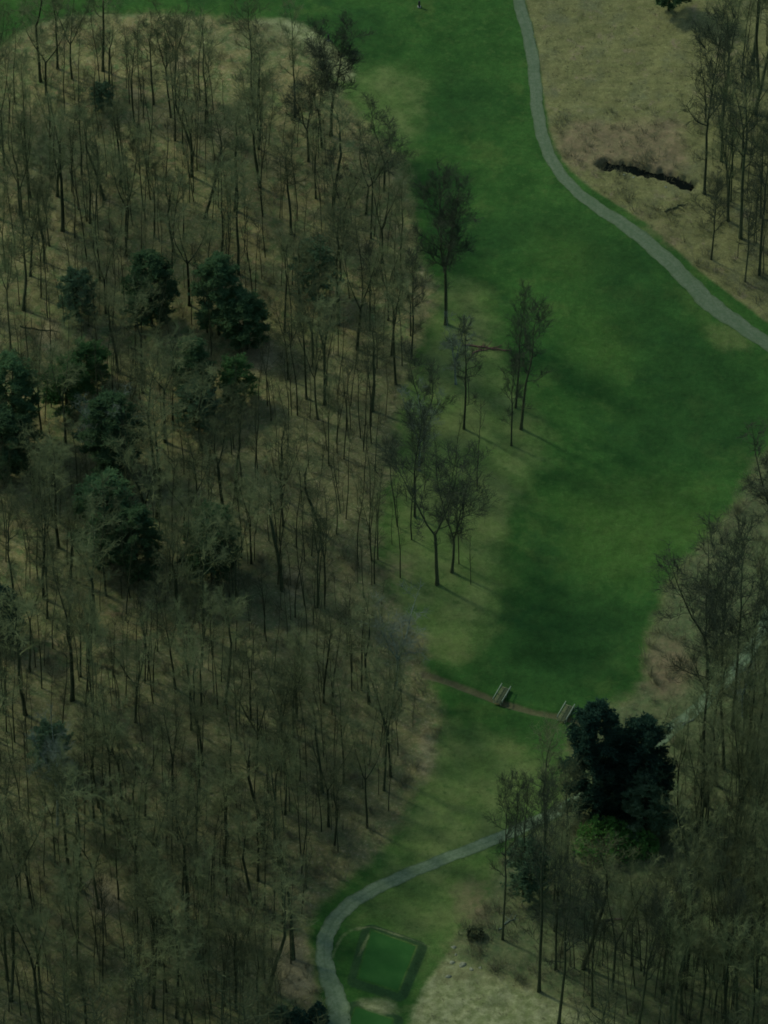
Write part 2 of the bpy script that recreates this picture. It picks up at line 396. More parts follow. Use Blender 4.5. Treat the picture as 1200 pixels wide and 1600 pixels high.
# worn line round the tee, the pale strip beside it, and the brook bed
TRAIL = catmull([hit(*p) for p in [(519,1493),(524,1478),(535,1458),(548,1449),(570,1445),(598,1450),(630,1461),(672,1476)]], 4)
dmask('mud', np.minimum(seg_dist(X, Y, BROOK)*1.0, 9), .15, 1.0)
dmask('bank', np.abs(np.minimum(quad_sdf(X, Y, TEE1), quad_sdf(X, Y, TEE2))-.75), .3, .9)
dmask('wet', seg_dist(X, Y, DITCH)+.3*np.sin(X*1.9)*np.sin(Y*2.7), .3, 1.3)
tr = np.minimum(seg_dist(X, Y, TRAIL), seg_dist(X, Y, [hit(576,1460), hit(561,1492)])-.05)
olv = gm.attributes['olive']; buf = np.zeros(nx*ny, np.float32); olv.data.foreach_get('value', buf)
stw = gm.attributes['straw']; bs = np.zeros(nx*ny, np.float32); stw.data.foreach_get('value', bs)
stw.data.foreach_set('value', np.maximum(bs, .5*(1-sstep(.0, .7, tr)).astype(np.float32).ravel()))
g = ob('ground', gm, kind='structure')

def ribbon(name, pts_px, widths, mat, lift=.035, n_across=6):
    C = catmull([hit(*p) for p in pts_px], 8); n = len(C)
    wi = np.interp(np.linspace(0, len(pts_px)-1, n), range(len(pts_px)), widths)
    V = []; A = []
    for i in range(n):
        d = C[min(i+1, n-1)]-C[max(i-1, 0)]; d /= np.linalg.norm(d); nv = np.array([-d[1], d[0]])
        for k in range(n_across+1):
            t = k/n_across*2-1
            e = 1+.07*math.sin(i*.9+2*t)+.05*math.sin(i*2.3+t*5)
            p = C[i]+nv*t*wi[i]/2*e; V.append((p[0], p[1])); A.append(t)
    V = np.array(V); z = relief(V[:, 0], V[:, 1])+lift+.02*(1-np.array(A)**2)
    m = n_across+1
    F = np.array([(i*m+k, i*m+k+1, (i+1)*m+k+1, (i+1)*m+k) for i in range(n-1) for k in range(n_across)])
    me = mesh_np(name, np.column_stack([V, z]), F, mat, True)
    a = me.attributes.new('across', 'FLOAT', 'POINT'); a.data.foreach_set('value', np.array(A, np.float32))
    return ob(name, me, kind='structure')
P1 = [(780,-140),(798,-60),(812,0),(828,60),(836,120),(840,170),(850,220),(868,262),(897,300),(935,332),(980,362),(1030,402),(1078,446),(1112,478),(1152,503),(1200,533),(1270,575),(1360,630)]
P2 = [(1330,760),(1260,860),(1205,960),(1165,1030),(1110,1090),(1050,1140),(980,1195),(905,1245),(850,1273),(780,1303),(700,1333),(640,1357),(580,1385),(540,1412),(514,1446),(506,1482),(512,1520),(526,1560),(530,1600),(527,1700)]
ribbon('gravel_path', P1, [1.85]*9+[2.1, 2.4, 2.6, 2.7, 3.1, 2.7, 2.4, 2.3, 2.3], M['path'])
ribbon('gravel_path', P2, [1.9]*11+[2.0, 2.1, 2.2, 2.2, 2.1, 2.3, 2.7, 3.0, 3.0], M['path_sunlit'])
PATHS = [[hit(*p) for p in P1], [hit(*p) for p in P2]]

def tee_sheet(q):
    q = [np.array(p) for p in q]; c = sum(q)/4; n = 14; V = []
    for j in range(n+1):
        for i in range(n+1):
            u, v = i/n, j/n
            p = (q[0]*(1-u)+q[1]*u)*(1-v)+(q[3]*(1-u)+q[2]*u)*v
            p = c+(p-c)*.97; V.append(p)
    V = np.array(V); z = relief(V[:, 0], V[:, 1])+.012
    F = np.array([(j*(n+1)+i, j*(n+1)+i+1, (j+1)*(n+1)+i+1, (j+1)*(n+1)+i) for j in range(n) for i in range(n)])[:, ::-1]
    ob('tee_lawn', mesh_np('tee_lawn', np.column_stack([V, z]), F, M['tee'], True), kind='structure')
tee_sheet(TEE1); tee_sheet(TEE2)
# ditch water
C = catmull(DITCH, 5); V = []
for i, p in enumerate(C):
    d = C[min(i+1, len(C)-1)]-C[max(i-1, 0)]; d /= np.linalg.norm(d); nv = np.array([-d[1], d[0]])
    w = 1.3
    for t in (-1, 0, 1):
        q = p+nv*w*t; V.append((q[0], q[1], 0))
V = np.array(V); V[:, 2] = float(relief(V[:, 0], V[:, 1])[1::3].mean())+.55
F = np.array([(i*3+k, i*3+k+1, i*3+k+4, i*3+k+3) for i in range(len(C)-1) for k in (0, 1)])
ob('ditch_water', mesh_np('ditch_water', V, F, M['water'], True), kind='structure')

# ------------------------------------------------------------------ bare trees
def rot_dir(d, ang, az):
    d = d/np.linalg.norm(d); ref = np.array([0, 0, 1.]) if abs(d[2]) < .95 else np.array([1., 0, 0])
    u = np.cross(d, ref); u /= np.linalg.norm(u); w = np.cross(d, u)
    return d*math.cos(ang)+(u*math.cos(az)+w*math.sin(az))*math.sin(ang)
def grow(rng, p, d, L, r, n, up, wob, r_end=.35):
    """wiggly branch; returns list of points and radii"""
    P = [p]; R = [r]; d = d/np.linalg.norm(d)
    for i in range(n):
        d = d+rng.normal(0, wob, 3)+np.array([0, 0, up]); d /= np.linalg.norm(d)
        P.append(P[-1]+d*L/n); R.append(r*(1-(1-r_end)*(i+1)/n))
    return P, R
def bare_tree(seed, H=26.0, CR=4.6, fork=.45, leaders=1, dense=1.0, thin=1.0):
    """unit-scale tree in metres; returns trunk mesh, crown mesh data"""
    rng = np.random.default_rng(seed)
    tr = []; sg = []; fine = []
    r0 = .215*thin
    P, R = grow(rng, np.zeros(3), np.array([rng.normal(0, .03), rng.normal(0, .03), 1.]), H*fork, r0, 7, .05, .018, .72)
    R[0] *= 1.35
    tr.append((P, R)); stems = []
    az0 = rng.uniform(0, 2*PI)
    for k in range(leaders):
        a = 0.05 if leaders == 1 else rng.uniform(.20, .42)
        d = rot_dir(np.array([0, 0, 1.]), a, az0+2*PI*k/leaders+rng.normal(0, .3))
        p2, r2 = grow(rng, P[-1], d, H*(1-fork)*rng.uniform(.9, 1.0), R[-1]*(1 if leaders == 1 else .75), 8, .08, .06, .12)
        tr.append((p2, r2)); stems.append((p2, r2))
    limbs = []
    # a few low snags on the bole
    for k in range(rng.integers(1, 4)):
        i = rng.integers(3, 7); p = P[i]; d = rot_dir(np.array([0, 0, 1.]), rng.uniform(.9, 1.4), rng.uniform(0, 6.28))
        limbs.append((p, d, rng.uniform(1.0, 2.6), .05, .25))
    nl = int(17*dense/leaders**.6)
    for (p2, r2) in stems:
        for k in range(nl):
            t = ((k+rng.uniform(.1, .9))/nl)**.9; f = t*8; i = min(int(f), 7); q = f-i
            p = p2[i]*(1-q)+p2[i+1]*q; rr = r2[i]*(1-q)+r2[i+1]*q
            prof = math.sin(PI*min(1, (.22+.80*t)))**.7
            ll = CR*(.40+.75*prof)*rng.uniform(.7, 1.15)*(1 if leaders == 1 else .75)
            d = rot_dir(np.array([0, 0, 1.]), rng.uniform(.75, 1.30)*(1-.42*t), az0+k*2.4+rng.normal(0, .4))
            limbs.append((p, d, ll, max(.03, min(rr*.66, .10*thin)), t))
    for (p, d, ll, rr, t) in limbs:
        LP, LR = grow(rng, p, d, ll, rr, 5, .09, .22, .25)
        for i in range(5): sg.append((*LP[i], *LP[i+1], LR[i], LR[i+1]))
        nb = max(3, int(ll*2.0*dense))
        for b in range(nb):
            f = (.2+.8*(b+rng.uniform(0, 1))/nb)*5; i = min(int(f), 4); q = min(1, f-i)
            bp = LP[i]*(1-q)+LP[i+1]*q; bd = LP[i+1]-LP[i]
            bl = ll*rng.uniform(.25, .45)*(1.15-.1*f)
            BP, BR = grow(rng, bp, rot_dir(bd, rng.uniform(.5, 1.0), rng.uniform(0, 6.28)), bl, max(.024, LR[i]*.5), 3, .10, .22, .4)
            for i in range(3): sg.append((*BP[i], *BP[i+1], BR[i], BR[i+1]))
            for c in range(5+int(bl*1.6)):
                f = rng.uniform(.3, 3); i = min(int(f), 2); q = f-i
                cp = BP[i]*(1-q)+BP[i+1]*q
                cl = rng.uniform(.5, 1.25)
                cdv = rot_dir(BP[i+1]-BP[i], rng.uniform(.4, 1.1), rng.uniform(0, 6.28))+np.array([0, 0, .25])
                e = cp+cdv*cl*.5; e2 = e+(cdv+rng.normal(0, .35, 3))*cl*.5
                fine.append((*cp, *e, .021, .017)); fine.append((*e, *e2, .017, .010))
                e3 = e+(cdv+rng.normal(0, .7, 3))*cl*.4
                fine.append((*e, *e3, .015, .009))
    tv = join([chain(p, r, 7) for p, r in tr])
    cv = join([tubes(sg, 4), tubes(fine, 3)])
    return tv, cv
VAR = []
specs = [(26, 4.6, .45, 1, 1.0), (26, 5.0, .40, 2, 1.0), (26, 4.2, .55, 1, .9), (26, 5.4, .36, 3, .9), (26, 4.4, .50, 2, 1.0), (26, 3.6, .50, 1, 1.1), (26, 4.8, .42, 1, .8), (26, 5.0, .50, 3, 1.0), (26, 3.2, .60, 1, .8), (26, 4.6, .35, 2, .9), (26, 6.0, .40, 2, 1.0), (26, 4.8, .24, 1, 1.0), (26, 3.0, .45, 1, 1.0, .75), (26, 4.8, .42, 2, 1.0, 1.5)]
for i, (H, CR, fk, ldr, dn, *th) in enumerate(specs):
    tv, cv = bare_tree(100+i, H, CR, fk, ldr, dn, *th)
    VAR.append((mesh_np('trunk', *tv, M['bark'], True), mesh_np('crown', *cv, M['twig']), CR))
tv, cv = bare_tree(300, 26, 5.6, .34, 3, 1.0, 1.15)
KV = []
for i, (H, CR, fk, ldr, dn) in enumerate([(26, 5.2, .34, 1, 1.18), (26, 5.2, .34, 2, 1.2), (26, 4.2, .38, 1, 1.1), (26, 5.6, .30, 3, 1.15)]):
    tv2, cv2 = bare_tree(400+i, H, CR, fk, ldr, dn)
    KV.append((mesh_np('trunk', *tv2, M['bark'], True), mesh_np('crown', *cv2, M['dark_twig']), CR))
tv2, cv2 = bare_tree(431, 26, 5.4, .36, 2, 1.75, 1.15)
KVW = (mesh_np('trunk', *tv2, M['bark'], True), mesh_np('crown', *cv2, M['dark_twig']), 5.4)
PALE = (mesh_np('trunk', *tv, M['pale_bark'], True), mesh_np('crown', *cv, M['pale_twig']), 5.6)
proto = None
def put_tree(px, py, h_px, w_px, label, var=None, lean=0.0, group=None, pale=False, leany=0.0, key=False):
    x, y, z = gpt(px, py)
    H = h_px/(PPM*ct)                      # upright height seen from 45 degrees
    v = PALE if pale else VAR[var if var is not None else random.randrange(len(VAR))]
    if key: v = KVW if px in (697, 517) else KV[{0: 0, 1: 1, 2: 2, 3: 3, 4: 1, 5: 2, 6: 0, 7: 3, 8: 2}.get(var, 0)]
    sz = H/26.0; sxy = (w_px/PPM)/(2*v[2]*.86)
    sxy = max(.5*sz, min(1.6*sz, sxy))
    t = empty('bare_tree', label, 'tree', (x, y, z-.12), (leany, lean, 0), (sxy, sxy, sz), group)
    a = random.uniform(0, 2*PI)
    for nm, me in (('trunk', v[0]), ('crown', v[1])):
        o = ob(nm, me, t); o.rotation_euler[2] = a
    return t
SP = []   # occupied pixels
# (base px, base py, height px, width px, label, variant, lean)
KEY = [
 (517,212,168,112,'bare tree leaning over the grass at the wood corner, side limbs low on its trunk',3,.10),
 (482,252,150,95,'thick bare tree just inside the wood corner, beside the leaning corner tree',1,0),
 (406,292,160,110,'wide bare tree with a forked trunk in the upper part of the left wood',7,-.04),
 (320,342,150,70,'slim crooked bare tree standing behind the tall twin-topped pine',8,.03),
 (300,276,140,100,'broad bare tree with curving limbs left of the forked wide tree',4,0),
 (240,163,132,70,'straight dark bare tree at the top edge of the left wood',0,0),
 (170,132,100,80,'short spreading bare tree above the small bluish conifer',6,.04),
 (32,336,140,90,'lone-looking bare tree with a ball of limbs at the upper left edge',6,0),
 (188,291,130,70,'bare tree with a thin clean trunk just below the small bluish conifer',2,0),
 (163,312,130,60,'crooked dark bare tree left of the thin clean trunk',8,-.05),
 (455,366,130,70,'thin bare tree leaning left, above the roundish pine near the wood edge',5,-.06),
 (521,361,130,60,'straight bare tree in the wood above the end of the brown fallen branches',2,0),
 (572,335,130,90,'dense bare tree at the wood edge below the leaning corner tree',1,.03),
 (600,300,125,90,'shaggy bare tree reaching out over the upper fairway edge',4,.05),
 (697,507,212,118,'tall dark bare tree standing alone at the fairway edge with a broad round crown',0,0),
 (725,670,172,66,'slender bare tree with upswept limbs on the olive grass',2,0),
 (799,696,140,52,'thin bare tree, lowest of the three that stand close together on the fairway edge',5,0),
 (814,670,196,84,'bare tree tilted over the fairway, casting a long trunk shadow',2,.10),
 (806,637,186,62,'upright bare tree behind the tilted one on the fairway edge',2,.03),
 (648,807,165,84,'bare tree with upturned side limbs in front of a yellow grass patch',6,-.03),
 (683,913,225,128,'large many-limbed bare tree at the edge of the olive grass',1,0),
 (706,894,170,112,'bare tree close behind the large many-limbed one, leaning to the fairway',3,.05),
 (662,705,150,80,'bare tree with bluish twigs by the wood edge, above the yellow grass patch',4,.04),
 (643,560,170,55,'thin dark bare tree on the wood edge below the alone-standing tall tree',8,0),
 (578,517,140,60,'straight thin bare tree inside the wood left of the pale branches',5,0),
 (1106,1060,205,140,'fan-shaped bare tree spreading to the left over the fairway',3,-.05),
 (1096,1168,215,100,'tall bare tree beside the path, in front of the fan-shaped tree',0,0),
 (1128,1082,235,90,'straight bare tree right behind the fan-shaped tree',2,0),
 (1144,1138,320,90,'tallest bare tree of the stand beside the shaded path',5,0),
 (1162,1084,190,95,'bare tree with a bent trunk leaning right beside the path',7,.10),
 (1206,845,160,130,'bare tree with thick gnarled limbs cut by the picture edge above the fan-shaped tree',7,-.08),
 (1185,1150,190,70,'bare tree at the edge of the picture right of the tallest one',8,.02),
 (1101,303,268,105,'very tall bare tree at the end of the dark ditch in the dry meadow',0,0),
 (1127,252,200,75,'bare tree just behind the very tall one by the ditch',5,0),
 (1157,372,285,100,'tall thick bare tree nearer than the one by the ditch end',2,0),
 (1111,405,130,70,'short bare tree on the dry bank above the gravel path',6,0),
 (1186,430,240,80,'bare tree by the picture edge above the gravel path',5,.02),
 (1164,440,150,50,'thin bare tree on the bank beside the gravel path',8,0),
 (785,1468,255,58,'tall thin bare tree standing over the lower gravel path',5,0),
 (842,1549,320,84,'tallest thin bare tree of the lower right wood by the straw bank',2,0),
 (873,1600,250,80,'bare tree at the bottom edge beside the straw bank',5,.02),
 (998,1602,200,90,'crooked bare tree at the bottom edge of the lower right wood',6,.04),
 (1065,1584,210,80,'bare tree with straight dark trunk second along the bottom edge',2,0),
 (925,1572,190,70,'bare tree between the straw bank and the crooked bottom tree',8,0),
 (1130,1590,200,90,'stout bare tree near the bottom right corner',0,0),
 (817,1400,180,60,'bare tree right beside the thin tall tree over the lower path',8,0),
 (850,1340,140,60,'short dark bare tree growing where the lower path enters the shade',5,0),
 (805,1350,140,50,'thin bare tree on the near verge of the lower path',8,.02),
]
for k in KEY:
    put_tree(k[0], k[1], k[2], k[3], k[4], k[5], k[6], 'bare trees standing on edges and in the open', key=(k[0] > 470)); SP.append((k[0], k[1], 1.5))
PALES = [(168,735,120,100,'bare tree with whitish star-shaped limbs in front of a dark pine'), (618,1075,130,125,'pale bluish bare tree with a feathery crown at the wood edge'),
         (712,600,95,75,'low bare tree with pale grey branches next to the brown fallen branches'), (655,735,125,75,'pale green-grey bare tree between the wood edge and the olive grass'),
         (90,1290,150,90,'pale bluish bare tree low in the left wood'), (1160,1120,95,60,'small pale bare tree beside the shaded path bend')]
for p in PALES:
    put_tree(*p[:5], pale=True, group='pale barked bare trees'); SP.append((p[0], p[1], 2))

# ------------------------------------------------------------------ evergreens
def evergreen(seed, H, CR, base, ntuft, size, shape='pine'):
    rng = np.random.default_rng(seed); tr = chain(*grow(rng, np.zeros(3), np.array([0, 0, 1.]), H*.97, .28, 8, .05, .02, .15), 7)
    sg = []; tips = []
    nl = 60
    for k in range(nl):
        t = (k+rng.uniform(0, 1))/nl; z = H*(base+(1-base)*t*.97)
        if shape == 'pine': prof = (1-t)**.55*(.55+.45*min(1, t*4))
        elif shape == 'dense': prof = math.sqrt(max(.02, 1-max(0, (t-.30)/.71)**2))*(.80+.2*min(1, t*4))
        elif shape == 'cone': prof = (1-t)**.85
        else: prof = math.sqrt(max(.03, 1-(2*t-.85)**2/1.4))
        ll = CR*max(.12, prof)*rng.uniform(.72, 1.12)
        az = k*2.4+rng.normal(0, .3); d = np.array([math.cos(az), math.sin(az), rng.uniform(-.05, .45)])
        P, R = grow(rng, np.array([0, 0, z]), d, ll, .06, 4, .03, .10, .3)
        for i in range(4): sg.append((*P[i], *P[i+1], R[i], R[i+1]))
        for b in range(max(4, int(ntuft/nl*(.3+1.1*prof)))):
            f = 4*rng.uniform(.25, 1)**.7; i = min(int(f), 3); q = f-i
            tips.append(P[i]*(1-q)+P[i+1]*q+rng.normal(0, [.32, .32, .22])*CR/4)
    T = np.array(tips); n = len(T); k = 9
    c = np.repeat(T, k, 0); dirs = rng.normal(0, 1, (n*k, 3)); dirs[:, 2] = np.abs(dirs[:, 2])*.9+.05
    dirs /= np.linalg.norm(dirs, axis=1, keepdims=True)
    side = np.cross(dirs, rng.normal(0, 1, (n*k, 3))); side /= np.linalg.norm(side, axis=1, keepdims=True)+1e-9
    L = rng.uniform(.6, 1.25, (n*k, 1))*size
    a = c-side*L*.16; b = c+side*L*.16; e = c+dirs*L
    V = np.stack([a, b, e], 1).reshape(-1, 3); Ft = np.arange(n*k*3).reshape(-1, 3)
    return tr, tubes(sg, 3), (V, Ft)
EV = {}
def ev_kind(key, args, mat):
    tr, br, fo = evergreen(*args); EV[key] = (mesh_np('trunk', *tr, M['bark'], True), mesh_np('branches', *br, M['bark']), mesh_np('crown', *fo, mat), args[1], args[2])
ev_kind('pine', (11, 18, 4.0, .10, 3200, .48, 'dense'), M['needle'])
ev_kind('pine2', (12, 18, 3.8, .10, 2800, .48, 'dense'), M['needle'])
ev_kind('blue', (13, 14, 3.2, .12, 900, .5, 'dense'), M['needle_blue'])
ev_kind('green', (14, 10, 3.6, .08, 2000, .42, 'dense'), M['needle_green'])
ev_kind('dark', (15, 18, 5.0, .02, 6500, .5, 'dense'), M['needle_dark'])
ev_kind('conifer', (16, 14, 3.0, .08, 1400, .6, 'cone'), M['needle'])
def put_ever(px, ytop, ybot, w, key, label, cat='tree', name='evergreen_tree', clear=.25):
    """ytop/ybot: what the photo shows of the crown; the bole goes on below"""
    tr, br, fo, H0, R0 = EV[key]
    hp = ybot-ytop                                   # crown: vertical part + depth of its disc
    depth = w*st*.55
    hv = max(hp-depth*.5, 30)/(PPM*ct)
    H = hv/(1-clear)
    base_py = ytop+depth*.15+H*PPM*ct
    x, y, z = gpt(px, base_py)
    s = H/H0; sx = (w/PPM)/(2*R0*.82)
    t = empty(name, label, cat, (x, y, z-.1), (0, 0, random.uniform(0, 6)), (sx, sx, s), 'evergreens among the bare trees')
    for nm, me in (('trunk', tr), ('branches', br), ('crown', fo)): ob(nm, me, t, 'stuff' if nm == 'branches' else None)
    SP.append((px, base_py, 2.6)); return t
EVS = [
 (237,393,508,78,'pine','broad round-headed dark pine in the left wood'),
 (342,396,520,72,'pine','tall dark pine with a smaller one pressed to its right side'),
 (386,455,545,64,'pine2','smaller dark pine pressed against the right side of the tall pine'),
 (122,420,500,60,'blue','small thin bluish pine left of the broad round-headed pine'),
 (301,528,625,62,'pine','narrow dark pine with brownish top, behind a greener bush-like one'),
 (306,598,668,64,'blue','bluish green young conifer in front of the narrow dark pine'),
 (370,558,632,54,'green','small bright green evergreen right of the narrow dark pine'),
 (138,535,610,66,'green','bright green evergreen with a dark top below the small bluish pine'),
 (105,560,650,64,'green','dull green evergreen touching the bright one on its left'),
 (22,552,690,82,'pine','large dark pine at the left edge of the picture'),
 (5,640,745,90,'pine2','wide dark pine in front of the large one at the left edge'),
 (492,372,465,66,'blue','dull bluish round pine near the wood edge'),
 (175,618,740,92,'pine2','dark pine behind the whitish star-shaped bare tree'),
 (170,745,880,100,'pine','deep dark pine, left one of the two in the middle of the wood'),
 (215,790,905,70,'pine2','deep dark pine overlapping the right side of its larger neighbour'),
 (332,790,905,84,'pine2','dark green pine standing alone right of the two overlapping ones'),
 (3,918,1010,60,'dark','very dark evergreen cut by the left edge'),
 (160,128,172,40,'blue','small bluish conifer near the top of the left wood'),
 (80,1130,1200,60,'blue','small greyish green pine low in the left wood'),
 (928,1100,1282,86,'dark','huge nearly black evergreen, left half of the dark pair by the path'),
 (1003,1122,1284,82,'dark','nearly black evergreen, right half of the dark pair by the path'),
 (965,1140,1270,70,'dark','nearly black evergreen wedged between and before the dark pair'),
 (1008,1205,1305,70,'blue','greyish green conifer in front of the dark pair'),
 (1045,-90,14,62,'pine','dark conifer cut by the top edge above the dry meadow'),
 (825,1310,1400,60,'blue','dull bluish conifer just below the shaded end of the lower path'),
]
for e in EVS: put_ever(*e, clear=.02 if e[4] in ('dark', 'green') else .10)
def shrub(seed, n, size, spread, mat, name='foliage'):
    rng = np.random.default_rng(seed); V = []; T = []
    c = rng.normal(0, 1, (n, 3)); c /= np.linalg.norm(c, axis=1, keepdims=True); c *= rng.uniform(.45, 1, (n, 1))**.6*np.array(spread); c[:, 2] = np.abs(c[:, 2])
    c += (np.sin(c*3.1+seed)*.15)
    k = 4; c = np.repeat(c, k, 0); a = rng.normal(0, size, (n*k, 3, 3))+c[:, None, :]
    return mesh_np(name, a.reshape(-1, 3), np.arange(n*k*3).reshape(-1, 3), mat), tubes([(0, 0, -.2, *(rng.normal(0, .5, 2)*np.array(spread[:2])), spread[2]*rng.uniform(.5, .9), .05, .02) for _ in range(14)], 3)
def put_shrub(px, py, w, h, key, label, seed, n=500):
    x, y, z = gpt(px, py); rx = w/PPM/2; hz = h/(PPM*ct)*.75
    me, st_ = shrub(seed, n, .13, (rx, rx*.8, hz), M[key])
    t = empty('evergreen_shrub', label, 'shrub', (x, y, z), group='low shrubs'); ob('foliage', me, t); ob('stems', mesh_np('stems', *st_, M['bark']), t, 'stuff')
put_shrub(945, 1326, 100, 58, 'leaf_bright', 'bright green low shrub at the foot of the dark evergreens', 1, 1100)
put_shrub(1000, 1330, 60, 40, 'leaf_bright', 'duller green low shrub right of the bright one', 2, 500)
put_shrub(497, 1596, 30, 40, 'needle_dark', 'round black-green shrub against the lower path edge', 3, 700)
put_shrub(465, 1600, 32, 34, 'needle_dark', 'round black-green shrub left of the one at the path edge', 4, 700)
put_shrub(436, 1592, 34, 26, 'needle_blue', 'bluish low shrub farthest from the path in the bottom row', 5, 400)
put_shrub(742, 1462, 26, 14, 'bark', 'dark bramble bush between the tee and the lower right wood', 6, 160)

# ------------------------------------------------------------------ woodland filling
LM = [((e[0], e[2]), None) for e in EVS]
LMN = [((237,500),'the broad round-headed pine'),((342,515),'the tall pine in the pair'),((122,500),'the small bluish pine'),((301,620),'the narrow brown-topped pine'),
 ((370,630),'the small bright green evergreen'),((105,645),'the bright green evergreen pair'),((22,690),'the large left-edge pine'),((492,465),'the dull bluish round pine'),((175,740),'the whitish star-shaped tree'),
 ((190,890),'the two overlapping deep dark pines'),((332,900),'the lone dark mid-wood pine'),((3,1010),'the black left-edge evergreen'),((160,172),'the small bluish top conifer'),
 ((706,894),'the large many-limbed tree'),((80,1200),'the small greyish low pine'),((90,1290),'the pale bluish low tree'),((618,1075),'the feathery pale bluish tree'),((506,1482),'the sharp lower path bend'),
 ((160,1400),'the tan lower-left clearing'),((0,1600),'the bottom left corner'),((465,1600),'the black-green shrubs'),((517,212),'the leaning wood-corner tree'),((0,100),'the wood top left corner'),((240,1282),'the dark fallen lower trunk'),
 ((965,1300),'the huge dark evergreens'),((1200,1600),'the bottom right corner'),((842,1549),'the tallest tree by the straw'),((1050,1140),'the shaded path bend'),((825,1400),'the dull bluish roadside conifer'),
 ((1078,293),'the ditch end'),((1200,20),'the top right corner'),((1144,1138),'the tallest right-stand tree'),((970,1438),'the grey fallen lower-right trunk')]
ORD = ['nearest', 'second', 'third', 'fourth']
cnt = {}
def auto_label(px, py, slim):
    d, (lx, ly), nm = min((math.hypot((px-l[0][0]), (py-l[0][1])*1.2), l[0], l[1]) for l in LMN)
    if d > 400: return None
    ang = math.degrees(math.atan2(ly-py, px-lx)) % 360
    di = ['to the right of', 'behind and right of', 'straight behind', 'behind and left of', 'to the left of', 'in front and left of', 'straight in front of', 'in front and right of'][int(((ang+22.5) % 360)//45)]
    return d, di, nm
BASE_L = [(-25,150),(60,105),(200,110),(330,120),(430,140),(500,215),(560,300),(640,420),(650,520),(625,640),(600,760),(585,880),(600,1000),(640,1110),(640,1200),(610,1290),(560,1340),(500,1395),(470,1445),(470,1500),(430,1560),(430,1690),(-25,1690)]
BASE_R = [(1225,890),(1150,1180),(1060,1230),(1040,1330),(960,1340),(880,1330),(800,1380),(800,1460),(850,1540),(930,1580),(1000,1640),(1225,1690)]
BASE_M = [(1090,180),(1140,60),(1225,20),(1225,470),(1180,440),(1130,380)]
cand = []
def fill(poly, n, dmin, hr, wr):
    x0 = min(p[0] for p in poly); x1 = max(p[0] for p in poly); y0 = min(p[1] for p in poly); y1 = max(p[1] for p in poly)
    k = 0; tries = 0
    while k < n and tries < 60000:
        tries += 1
        px, py = random.uniform(x0, x1), random.uniform(y0, y1)
        if not in_poly(np.array([px]), np.array([py]), poly)[0]: continue
        ok = True
        for (a, b, c) in SP:
            m = dmin*PPM*(.7 if c < 1.6 else 1.1)
            if math.hypot(px-a, (py-b)*1.41) < m: ok = False; break
        if not ok: continue
        if any(abs(px-e[0]) < .55*e[3] and e[2] < py < e[2]+120 for e in EVS if not 735 < e[1] < 800) and random.random() < .85: continue
        if 885 < px < 1065 and 1290 < py < 1500: continue
        gx, gy = hit(px, py)
        if min(float(seg_dist(np.array([gx]), np.array([gy]), P)[0]) for P in PATHS) < 2.2: continue
        SP.append((px, py, 1)); hh = random.uniform(*hr)
        if 885 < px < 1065 and py > 1300: hh = min(hh, py-1335)
        cand.append((px, py, hh, random.uniform(*wr))); k += 1
    return k
n1 = fill(BASE_L, 205, 3.6, (125, 190), (52, 98))
n2 = fill(BASE_R, 52, 4.2, (150, 235), (52, 96))
n3 = fill(BASE_M, 14, 4.2, (150, 240), (55, 95))
print('trees', n1, n2, n3)
DESC = ['single-stemmed', 'twin-stemmed', 'high-branched', 'three-stemmed', 'high-forked', 'narrow-crowned', 'sparse', 'bushy-topped', 'clean-boled', 'low-forked', 'wide-crowned', 'low-branched', 'slender', 'thick-trunked']
rows = []
for c in cand:
    rows.append([c, auto_label(c[0], c[1], c[3] < 68), random.randrange(len(VAR))])
keyed = {}
for i, (c, r, v) in enumerate(rows):
    if r: keyed.setdefault((r[1], r[2], v), []).append((r[0], i))
lab = {}
for k, v in keyed.items():
    v.sort()
    for j, (d, i) in enumerate(v):
        lab[i] = f'{DESC[k[2]]} bare tree {k[0]} {k[1]}' + ('' if len(v) == 1 else [', nearest', ', second out', ', third out', ', fourth out', ', fifth out'][min(j, 4)])
def zone(px, py):
    if px < 700:
        if py < 400: return 'bare tree deep in the upper third of the left wood, behind the pines'
        if py < 1000: return 'bare tree in the middle of the left wood, well away from any pine'
        return 'bare tree deep in the lower left wood with no evergreen or path close by'
    if py < 600: return 'bare tree in the thin wood right of the dry meadow, away from the ditch'
    return 'bare tree deep in the lower right wood, away from path and evergreens'
for i, (c, r, v) in enumerate(rows):
    l = lab.get(i) or zone(c[0], c[1])
    put_tree(c[0], c[1], c[2], c[3], l, v, random.gauss(0, .018), 'bare trees inside the woods', leany=random.gauss(0, .02))

